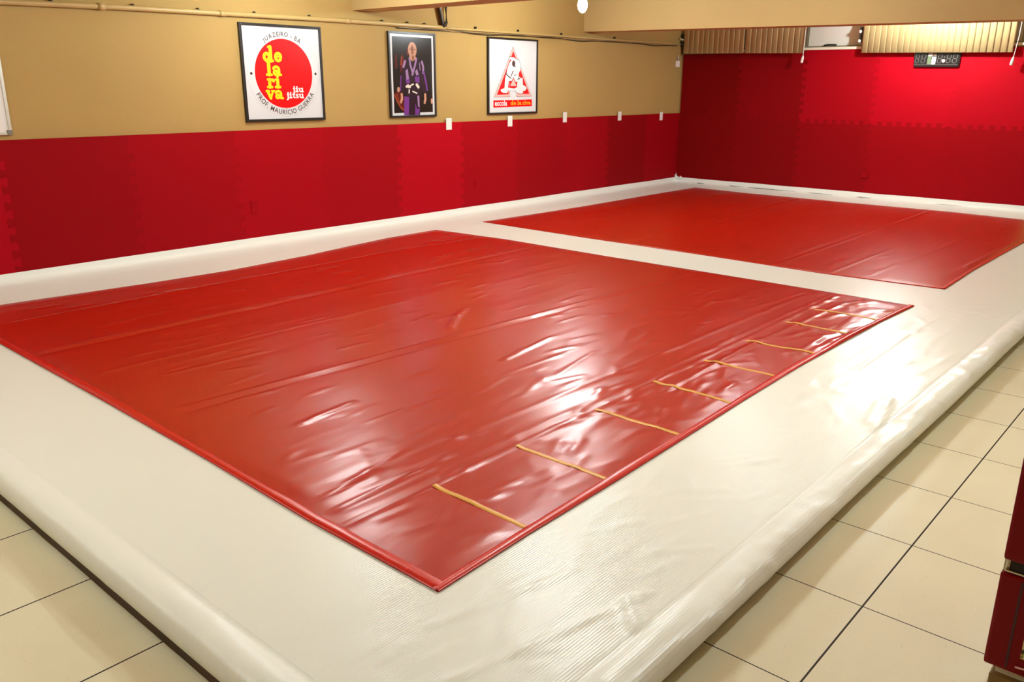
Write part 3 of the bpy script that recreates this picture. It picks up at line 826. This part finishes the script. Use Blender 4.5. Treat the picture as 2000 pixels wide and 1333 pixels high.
# thin dark halo, then the white figures
FIG = [[(-4.075, 1.79), (-4.115, 1.745), (-4.145, 1.69), (-4.165, 1.62), (-4.185, 1.585), (-4.195, 1.50), (-4.20, 1.46), (-4.265, 1.445), (-4.268, 1.425), (-4.225, 1.405), (-4.155, 1.40), (-4.135, 1.42),
        (-4.135, 1.47), (-4.115, 1.545), (-4.07, 1.545), (-4.045, 1.575), (-4.02, 1.57), (-3.99, 1.53), (-3.955, 1.545), (-3.95, 1.56), (-3.93, 1.64), (-3.905, 1.68), (-3.90, 1.72), (-3.93, 1.785), (-3.975, 1.80), (-4.03, 1.82), (-4.10, 1.825), (-4.12, 1.80)],
       [(-3.96, 1.54), (-3.93, 1.60), (-3.90, 1.58), (-3.86, 1.585), (-3.855, 1.50), (-3.79, 1.475), (-3.785, 1.45), (-3.82, 1.425), (-3.86, 1.425), (-3.845, 1.405), (-3.89, 1.39), (-3.96, 1.40), (-4.005, 1.43), (-4.02, 1.455), (-3.97, 1.47)],
       [(-4.14, 1.465), (-4.02, 1.455), (-4.01, 1.425), (-4.05, 1.425), (-4.13, 1.43)]]
def grow(ps, k):
    cx_, cz_ = sum(q[0] for q in ps) / len(ps), sum(q[1] for q in ps) / len(ps)
    out = []
    for q in ps:
        L = math.hypot(q[0] - cx_, q[1] - cz_); out.append((cx_ + (q[0] - cx_) * (L + k) / L, cz_ + (q[1] - cz_) * (L + k) / L))
    return out
fl = F(4)
for g in FIG: fl.poly(grow(g, .006))
layer('fighters', p, t, fl, MAT['p_hair'])
fl = F(5)
for g in FIG: fl.poly(g)
layer('fighters', p, t, fl, MAT['p_white'])
fl = F(6)
fl.poly([(q[0], q[1]) for q in arc(-4.032, 1.748, .030, .036, 0, 360, 20)[:-1]]); fl.stroke([(-4.02, 1.72), (-4.0, 1.715)], .014)
fl.stroke([(-4.18, 1.64), (-4.14, 1.605), (-4.08, 1.575)], .013); fl.stroke([(-4.08, 1.60), (-4.055, 1.64), (-4.04, 1.66)], .012); fl.stroke([(-3.955, 1.565), (-3.915, 1.575)], .011)
fl.stroke([(-4.05, 1.545), (-4.03, 1.58)], .012); fl.stroke([(-4.02, 1.605), (-3.985, 1.62)], .008)
layer('fighters', p, t, fl, MAT['p_hair'])
fl = F(6)
for s in ([(-4.10, 1.70), (-4.06, 1.66), (-4.05, 1.62)], [(-3.98, 1.76), (-3.96, 1.70), (-3.985, 1.65)], [(-4.15, 1.56), (-4.16, 1.48)], [(-3.90, 1.55), (-3.91, 1.46)], [(-3.96, 1.50), (-3.92, 1.42)], [(-4.10, 1.52), (-4.12, 1.44)], [(-3.94, 1.66), (-3.96, 1.60)]):
    fl.stroke(s, .0045)
layer('fighters', p, t, fl, MAT['p_grey'])
layer('emblem', p, t, F(6).poly([(-4.036, 1.590), (-4.108, 1.474), (-3.962, 1.474)]), MAT['p_red'])
layer('emblem', p, t, F(7).poly([(-4.036, 1.574), (-4.094, 1.484), (-3.977, 1.484)]), MAT['p_pink'])
layer('banner', p, t, F(1).poly([(-4.398, 1.233), (-3.676, 1.240), (-3.676, 1.324), (-4.398, 1.317)]), MAT['p_red'])
fl = F(2)
x = -4.372
for c in 'escola':
    w = text_w(c, .03) * .078
    put_text(fl, c, x + w / 2, 1.2545, .092, .0, .03, .88); x += w + .0068
layer('lettering', p, t, fl, MAT['p_white'])
fl = F(2)
word(fl, 'de', -4.085, 1.258, .040, .105); word(fl, 'la', -3.960, 1.259, .038, .080); word(fl, 'riva', -3.860, 1.260, .036, .160)
layer('lettering', p, t, fl, MAT['p_org'])

# ------------------------------------------------------------------ whiteboard at the left edge
t = thing('whiteboard', 'white board with pale metal frame at the left edge, beside the conduit end', 'whiteboard', (0, -10.5, 1.12))
y0, y1, z0, z1 = -11.25, -9.765, 1.118, 1.98
obj('writing_surface', B((.004, y0 + .02, z0 + .02), (.014, y1 - .02, z1 - .02)), MAT['board'], t)
bm = bmesh.new()
box(bm, (.001, y0, z0), (.02, y0 + .024, z1), .004); box(bm, (.001, y1 - .024, z0), (.02, y1, z1), .004)
box(bm, (.001, y0, z0), (.02, y1, z0 + .024), .004); box(bm, (.001, y0, z1 - .024), (.02, y1, z1), .004)
obj('frame', bm, MAT['alu'], t)
for y in (y0, y1 - .036):
    for z in (z0, z1 - .036):
        bm = B((.0008, y - .002, z - .002), (.0225, y + .038, z + .038), .006)
        obj('corner_cap', bm, MAT['corner'], t)
t['label'] = 'whiteboard with pale metal frame and grey corner cap at the left edge of the photo'

# ------------------------------------------------------------------ conduit along the poster wall
t = thing('conduit_pipe', 'tan painted conduit running along the top of the poster wall', 'pipe', (0, -5., 2.08))
pz = interp([(-11.3, 2.035), (-9.71, 2.060), (-8.81, 2.079), (-7.7, 2.090), (-6.67, 2.100), (-5.2, 2.104), (-4.08, 2.107), (-2.6, 2.108), (-.2, 2.116)])
yy = list(np.linspace(-11.3, -5.2, 40))
bm = bmesh.new(); tube(bm, [(.024, y, float(pz(y))) for y in yy], .021, 12); obj('pipe', bm, MAT['pipe'], t, True)
yy = list(np.linspace(-5.2, -.12, 34))
bm = bmesh.new(); tube(bm, [(.016, y, float(pz(y)) - .004) for y in yy], .014, 10); obj('pipe', bm, MAT['pipe'], t, True)
for y in (-9.75, -8.98, -7.93, -6.55): 
    bm = bmesh.new(); tube(bm, [(.024, y - .028, float(pz(y))), (.024, y + .028, float(pz(y)))], .0255, 14); obj('coupling', bm, MAT['pipe'], t, True)
for y in (-9.35, -8.72, -8.15, -7.60, -7.0, -6.1, -5.75, -5.5, -4.70, -3.95, -3.1, -1.9):
    bm = B((.001, y - .008, float(pz(y)) + .012), (.03, y + .008, float(pz(y)) + .034), .002); obj('clamp', bm, MAT['dark_parts_shade'], t)
# the two short drops beside the near beam, with their taped joint
bm = bmesh.new(); tube(bm, [(.035, -5.33, ZC - .02), (.034, -5.30, 2.33), (.032, -5.245, 2.15), (.03, -5.235, 2.125)], .022, 10); obj('drop_pipe', bm, MAT['cable'], t, True)
bm = bmesh.new(); tube(bm, [(.03, -5.19, ZC - .02), (.03, -5.186, 2.32), (.03, -5.178, 2.15), (.03, -5.205, 2.125)], .015, 10); obj('drop_pipe', bm, MAT['cable'], t, True)
bm = bmesh.new(); tube(bm, [(.03, -5.235, 2.152), (.03, -5.215, 2.115)], [.03, .034], 10); obj('joint', bm, MAT['dark_parts_shade'], t, True)
# cable sagging below the thin end of the conduit
def sag(y): return .010 + .016 * max(0., math.sin((y + 5.0) * math.pi / .92)) ** 2
yy = list(np.linspace(-5.9, -.2, 110))
bm = bmesh.new(); tube(bm, [(.014 + .004 * math.sin(9 * y), y, float(pz(y)) - .022 - sag(y)) for y in yy], .007, 6); obj('cable', bm, MAT['cable'], t, True)
bm = bmesh.new(); tube(bm, [(.012, y, float(pz(y)) - .020 - .6 * sag(y + .35)) for y in yy], .006, 6); obj('cable', bm, MAT['cable2'], t, True)
# junction in the far corner
obj('junction_box', B((.004, -.115, 2.085), (.05, -.045, 2.155), .008), MAT['dark_parts_shade'], t); obj('junction_box', B((.004, -.10, 2.195), (.045, -.05, 2.26), .006), MAT['dark_parts_shade'], t)
bm = bmesh.new(); tube(bm, [(.02, -.16, 2.19), (.036, -.11, 2.18), (.044, -.08, 2.17)], .013, 8); obj('elbow', bm, MAT['rail'], t, True)
bm = bmesh.new(); tube(bm, [(.026, -.06, 2.09), (.03, -.05, 1.97)], .018, 8); obj('drop_pipe', bm, MAT['cable'], t, True)

# white cord weight on the wall by the far corner
t = thing('cord_weight', 'small white cord weight with loop on the poster wall by the far corner', 'cord weight', (0, -.16, 1.77))
bm = B((.001, -.215, 1.772), (.03, -.125, 1.868), .008); obj('weight', bm, MAT['cord'], t)
bm = bmesh.new(); tube(bm, [(.016, -.185, 1.865), (.016, -.19, 1.93), (.016, -.172, 1.952), (.016, -.155, 1.93), (.016, -.152, 1.865)], .0055, 8); obj('loop', bm, MAT['cord'], t, True)

# ------------------------------------------------------------------ vertical blinds
def blind(label, x0, x1, n, zb0, zb1, y, cord_x=None, cord_z=None):
    t = thing('vertical_blind', label, 'blind', ((x0 + x1) / 2, y, WZ1), 'beige vertical blinds over the window')
    bm = bmesh.new(); pitch = (x1 - x0) / n
    for k in range(n):
        a, b = x0 + k * pitch, x0 + (k + 1.12) * pitch
        if k == n - 1: b = x1
        tilt = .0045 * (1 + .5 * math.sin(k * 2.3))
        zb = zb0 + (zb1 - zb0) * (k + .5) / n
        rows = []
        for s in range(6):
            u = s / 5; x = a + (b - a) * u; yb = y - tilt * (u - .5) * 2 - .0035 * math.sin(u * math.pi)
            rows.append([bm.verts.new((x + dx, yb + dy, z)) for dy in (0, .0016) for z, dx in ((zb, 0), (WZ1 - .03, 0))])
        for p_, q in zip(rows, rows[1:]):
            bm.faces.new((p_[0], q[0], q[1], p_[1])); bm.faces.new((p_[3], q[3], q[2], p_[2])); bm.faces.new((p_[2], q[2], q[0], p_[0]))
        bm.faces.new((rows[0][0], rows[0][1], rows[0][3], rows[0][2])); bm.faces.new((rows[-1][2], rows[-1][3], rows[-1][1], rows[-1][0]))
    obj('slats', bm, MAT['slat'], t, True)
    obj('head_rail', B((x0 - .01, y - .02, WZ1 - .035), (x1 + .01, y + .02, WZ1 + .005), .003), MAT['rail'], t)
    for x in (x0 + .08, x1 - .08): obj('wall_bracket', B((x - .01, y + .018, WZ1 - .02), (x + .01, -.001, WZ1)), MAT['rail'], t)
    if cord_x:
        cx0, cx1 = cord_x
        bm = bmesh.new()
        tube(bm, [(cx0, y - .012, WZ1 - .03), (cx0 + .2 * (cx1 - cx0), y - .012, 2.1), (cx1, y - .02, cord_z + .09)], .0055, 6)
        obj('cord', bm, MAT['cord'], t, True)
        bm = bmesh.new()
        tube(bm, [(cx1, y - .02, cord_z + .10), (cx1 - .004, y - .021, cord_z + .07), (cx1 - .012, y - .022, cord_z + .01), (cx1 - .013, y - .022, cord_z)], [.008, .017, .019, .010], 10)
        obj('cord_weight', bm, MAT['cord'], t, True)
    return t
blind('beige vertical blind in the far corner, in shade', .062, 1.075, 12, 1.973, 1.961, -.105)
blind('beige vertical blind in shade, directly left of the bare window pane', 1.09, 1.985, 11, 1.960, 1.945, -.105, (1.992, 1.998), 1.812)
rb = blind('brightly lit pale vertical blind hanging above the timer', 2.79, 4.612, 24, 1.934, 1.904, -.115, (4.66, 4.632), 1.752)
# black runner with two white wheels at the left end of the bright blind
bm = B((2.735, -.085, 2.065), (2.80, -.03, 2.26), .004); obj('runner', bm, MAT['dark_parts_shade'], rb)
for z in (2.085, 2.205):
    bm = bmesh.new(); tube(bm, [(2.742, -.10, z), (2.742, -.05, z)], .021, 12); obj('wheel', bm, MAT['cord'], rb, True)

# yellow and black bundle on the ledge, right of the bright blind
t = thing('cloth_bundle', 'yellow and black bundle on the window ledge right of the bright blind', 'bundle', (4.85, .0, WZ0))
def lump(name, c, r, m, seed):
    bm = bmesh.new(); bmesh.ops.create_icosphere(bm, subdivisions=4, radius=1.)
    for v in bm.verts:
        k = 1 + .22 * noise.noise(v.co * 2.2 + Vector((seed, 0, 0))) + .08 * noise.noise(v.co * 6 + Vector((0, seed, 0)))
        v.co = Vector((c[0] + r[0] * v.co.x * k, c[1] + r[1] * v.co.y * k, c[2] + r[2] * v.co.z * k))
    obj(name, bm, m, t, True)
lump('black_cloth', (4.86, .0, 2.125), (.16, .045, .095), MAT['cable'], 2.)
lump('yellow_cloth', (4.86, .0, 2.27), (.16, .045, .09), MAT['yel'], 5.)

# ------------------------------------------------------------------ timer
t = thing('digital_timer', 'black digital wall timer with unlit digits under the bright blind', 'timer', (3.74, -.02, 1.74))
bm = bmesh.new(); x0, x1, z0, z1 = 3.462, 4.022, 1.752, 1.925
hexa(bm, [(x0 + .012, -.062, z0 - .004), (x1 - .008, -.062, z0 - .010), (x1 - .008, -.021, z0 - .010), (x0 + .012, -.021, z0 - .004), (x0, -.062, z1), (x1, -.062, z1 - .006), (x1, -.021, z1 - .006), (x0, -.021, z1)])
bmesh.ops.bevel(bm, geom=list(bm.edges), offset=.008, segments=2, affect='EDGES')
obj('case', bm, MAT['tcase'], t)
tx = lambda fx: x0 + .004 + (x1 - x0 - .008) * fx
tz_ = lambda fz, fx: 1.918 - .150 * fz - .006 * fx
def seg(fl, fx0, fx1):
    h0, h1, hm = .12, .80, .46; w = .011
    a = (fx0, h0), (fx1, h0), (fx1 - .012, hm), (fx1 - .024, h1), (fx0 - .024, h1), (fx0 - .012, hm)
    Q = [(tx(p[0]), tz_(p[1], p[0])) for p in a]
    for i, j in ((0, 1), (1, 2), (2, 3), (3, 4), (4, 5), (5, 0), (5, 2)):
        A_, B_ = Q[i], Q[j]; k = .12
        fl.stroke([(A_[0] + (B_[0] - A_[0]) * k, A_[1] + (B_[1] - A_[1]) * k), (B_[0] + (A_[0] - B_[0]) * k, B_[1] + (A_[1] - B_[1]) * k)], w * .8, False)
for fx0, fx1 in ((.055, .125), (.185, .265), (.545, .620), (.735, .815), (.865, .950)):
    fl = Flat('B', -.0632); seg(fl, fx0, fx1); obj('digit', fl.bm, MAT['tseg'], t)
fl = Flat('B', -.0632); fl.disc(tx(.665), tz_(.34, .66), .008); obj('colon_dot', fl.bm, MAT['tseg'], t)
bm = bmesh.new(); tube(bm, [(tx(.655), -.060, tz_(.64, .66)), (tx(.655), -.066, tz_(.64, .66))], .020, 20); obj('led', bm, MAT['led'], t)
def rect(fx0, fx1, fz0, fz1, d=-.0634):
    return Flat('B', d).poly([(tx(fx0), tz_(fz0, fx0)), (tx(fx1), tz_(fz0, fx1)), (tx(fx1 - .01), tz_(fz1, fx1)), (tx(fx0 - .01), tz_(fz1, fx0))])
obj('sticker', rect(.31, .39, .02, .92).bm, MAT['green'], t); obj('sticker', rect(.32, .415, .04, .26, -.0638).bm, MAT['cream'], t)
obj('sticker', rect(.43, .50, .06, .24, -.0638).bm, MAT['brown'], t); obj('sticker', rect(.40, .495, .30, .92, -.0638).bm, MAT['silver'], t)
obj('trim_line', rect(.02, .97, .93, .965, -.0632).bm, MAT['tline'], t)

# ------------------------------------------------------------------ red cabinet at the right edge
X0, Yc, X1 = 6.848, -9.81, 7.50
t = thing('red_cabinet', 'dark red cabinet with mottled front panel on brown plinth at the right edge', 'cabinet', (7.15, Yc + .27, ZF))
obj('plinth', B((X0 + .02, Yc + .0, ZF), (X1 - .02, Yc + .50, -.058), .004), MAT['gold'], t)
obj('plinth_gap', B((X0 + .03, Yc + .02, -.058), (X1 - .03, Yc + .48, -.036)), MAT['sill'], t)
obj('body', B((X0 + .004, Yc + .035, -.036), (X1, Yc + .52, 1.05), .008), MAT['fred'], t)
def door(z0, z1, fl_r):
    bm = B((X0, Yc, z0), (X1, Yc + .034, z1), .009)
    d = obj('door', bm, MAT['fred'], t)
    g = obj('groove', B((X0 + .052, Yc - .0012, z0 + .012), (X0 + .058, Yc + .004, z1 - .012)), MAT['fdark'])
    g.parent = d; g.location = -t.location - d.location
    pn = obj('front_panel', B((X0 + .084, Yc - .0015, z0 + .055), (X1 - .084, Yc + .004, z1 - .06)), MAT['leopard'])
    pn.parent = d; pn.location = -t.location - d.location
    return d
d = door(-.034, .254, 0)
bm = bmesh.new(); tube(bm, [(X0 + .077, Yc - .003, -.009), (X0 + .12, Yc - .003, -.004), (X0 + .30, Yc - .003, -.004)], .0028, 6)
ln = obj('pinstripe', bm, MAT['p_pink'], None, True); ln.parent = d; ln.location = -t.location - d.location
door(.292, 1.05, 0)
bm = bmesh.new()
tube(bm, [(X0 + .012, Yc + .02, .255), (X0 + .012, Yc + .02, .291)], .010, 12)
box(bm, (X0 + .008, Yc + .002, .258), (X0 + .06, Yc + .03, .264), .002)
obj('hinge', bm, MAT['chrome'], t)
obj('hinge_shadow_gap', B((X0 + .02, Yc + .012, .256), (X1 - .01, Yc + .036, .290)), MAT['dark_parts_shade'], t)
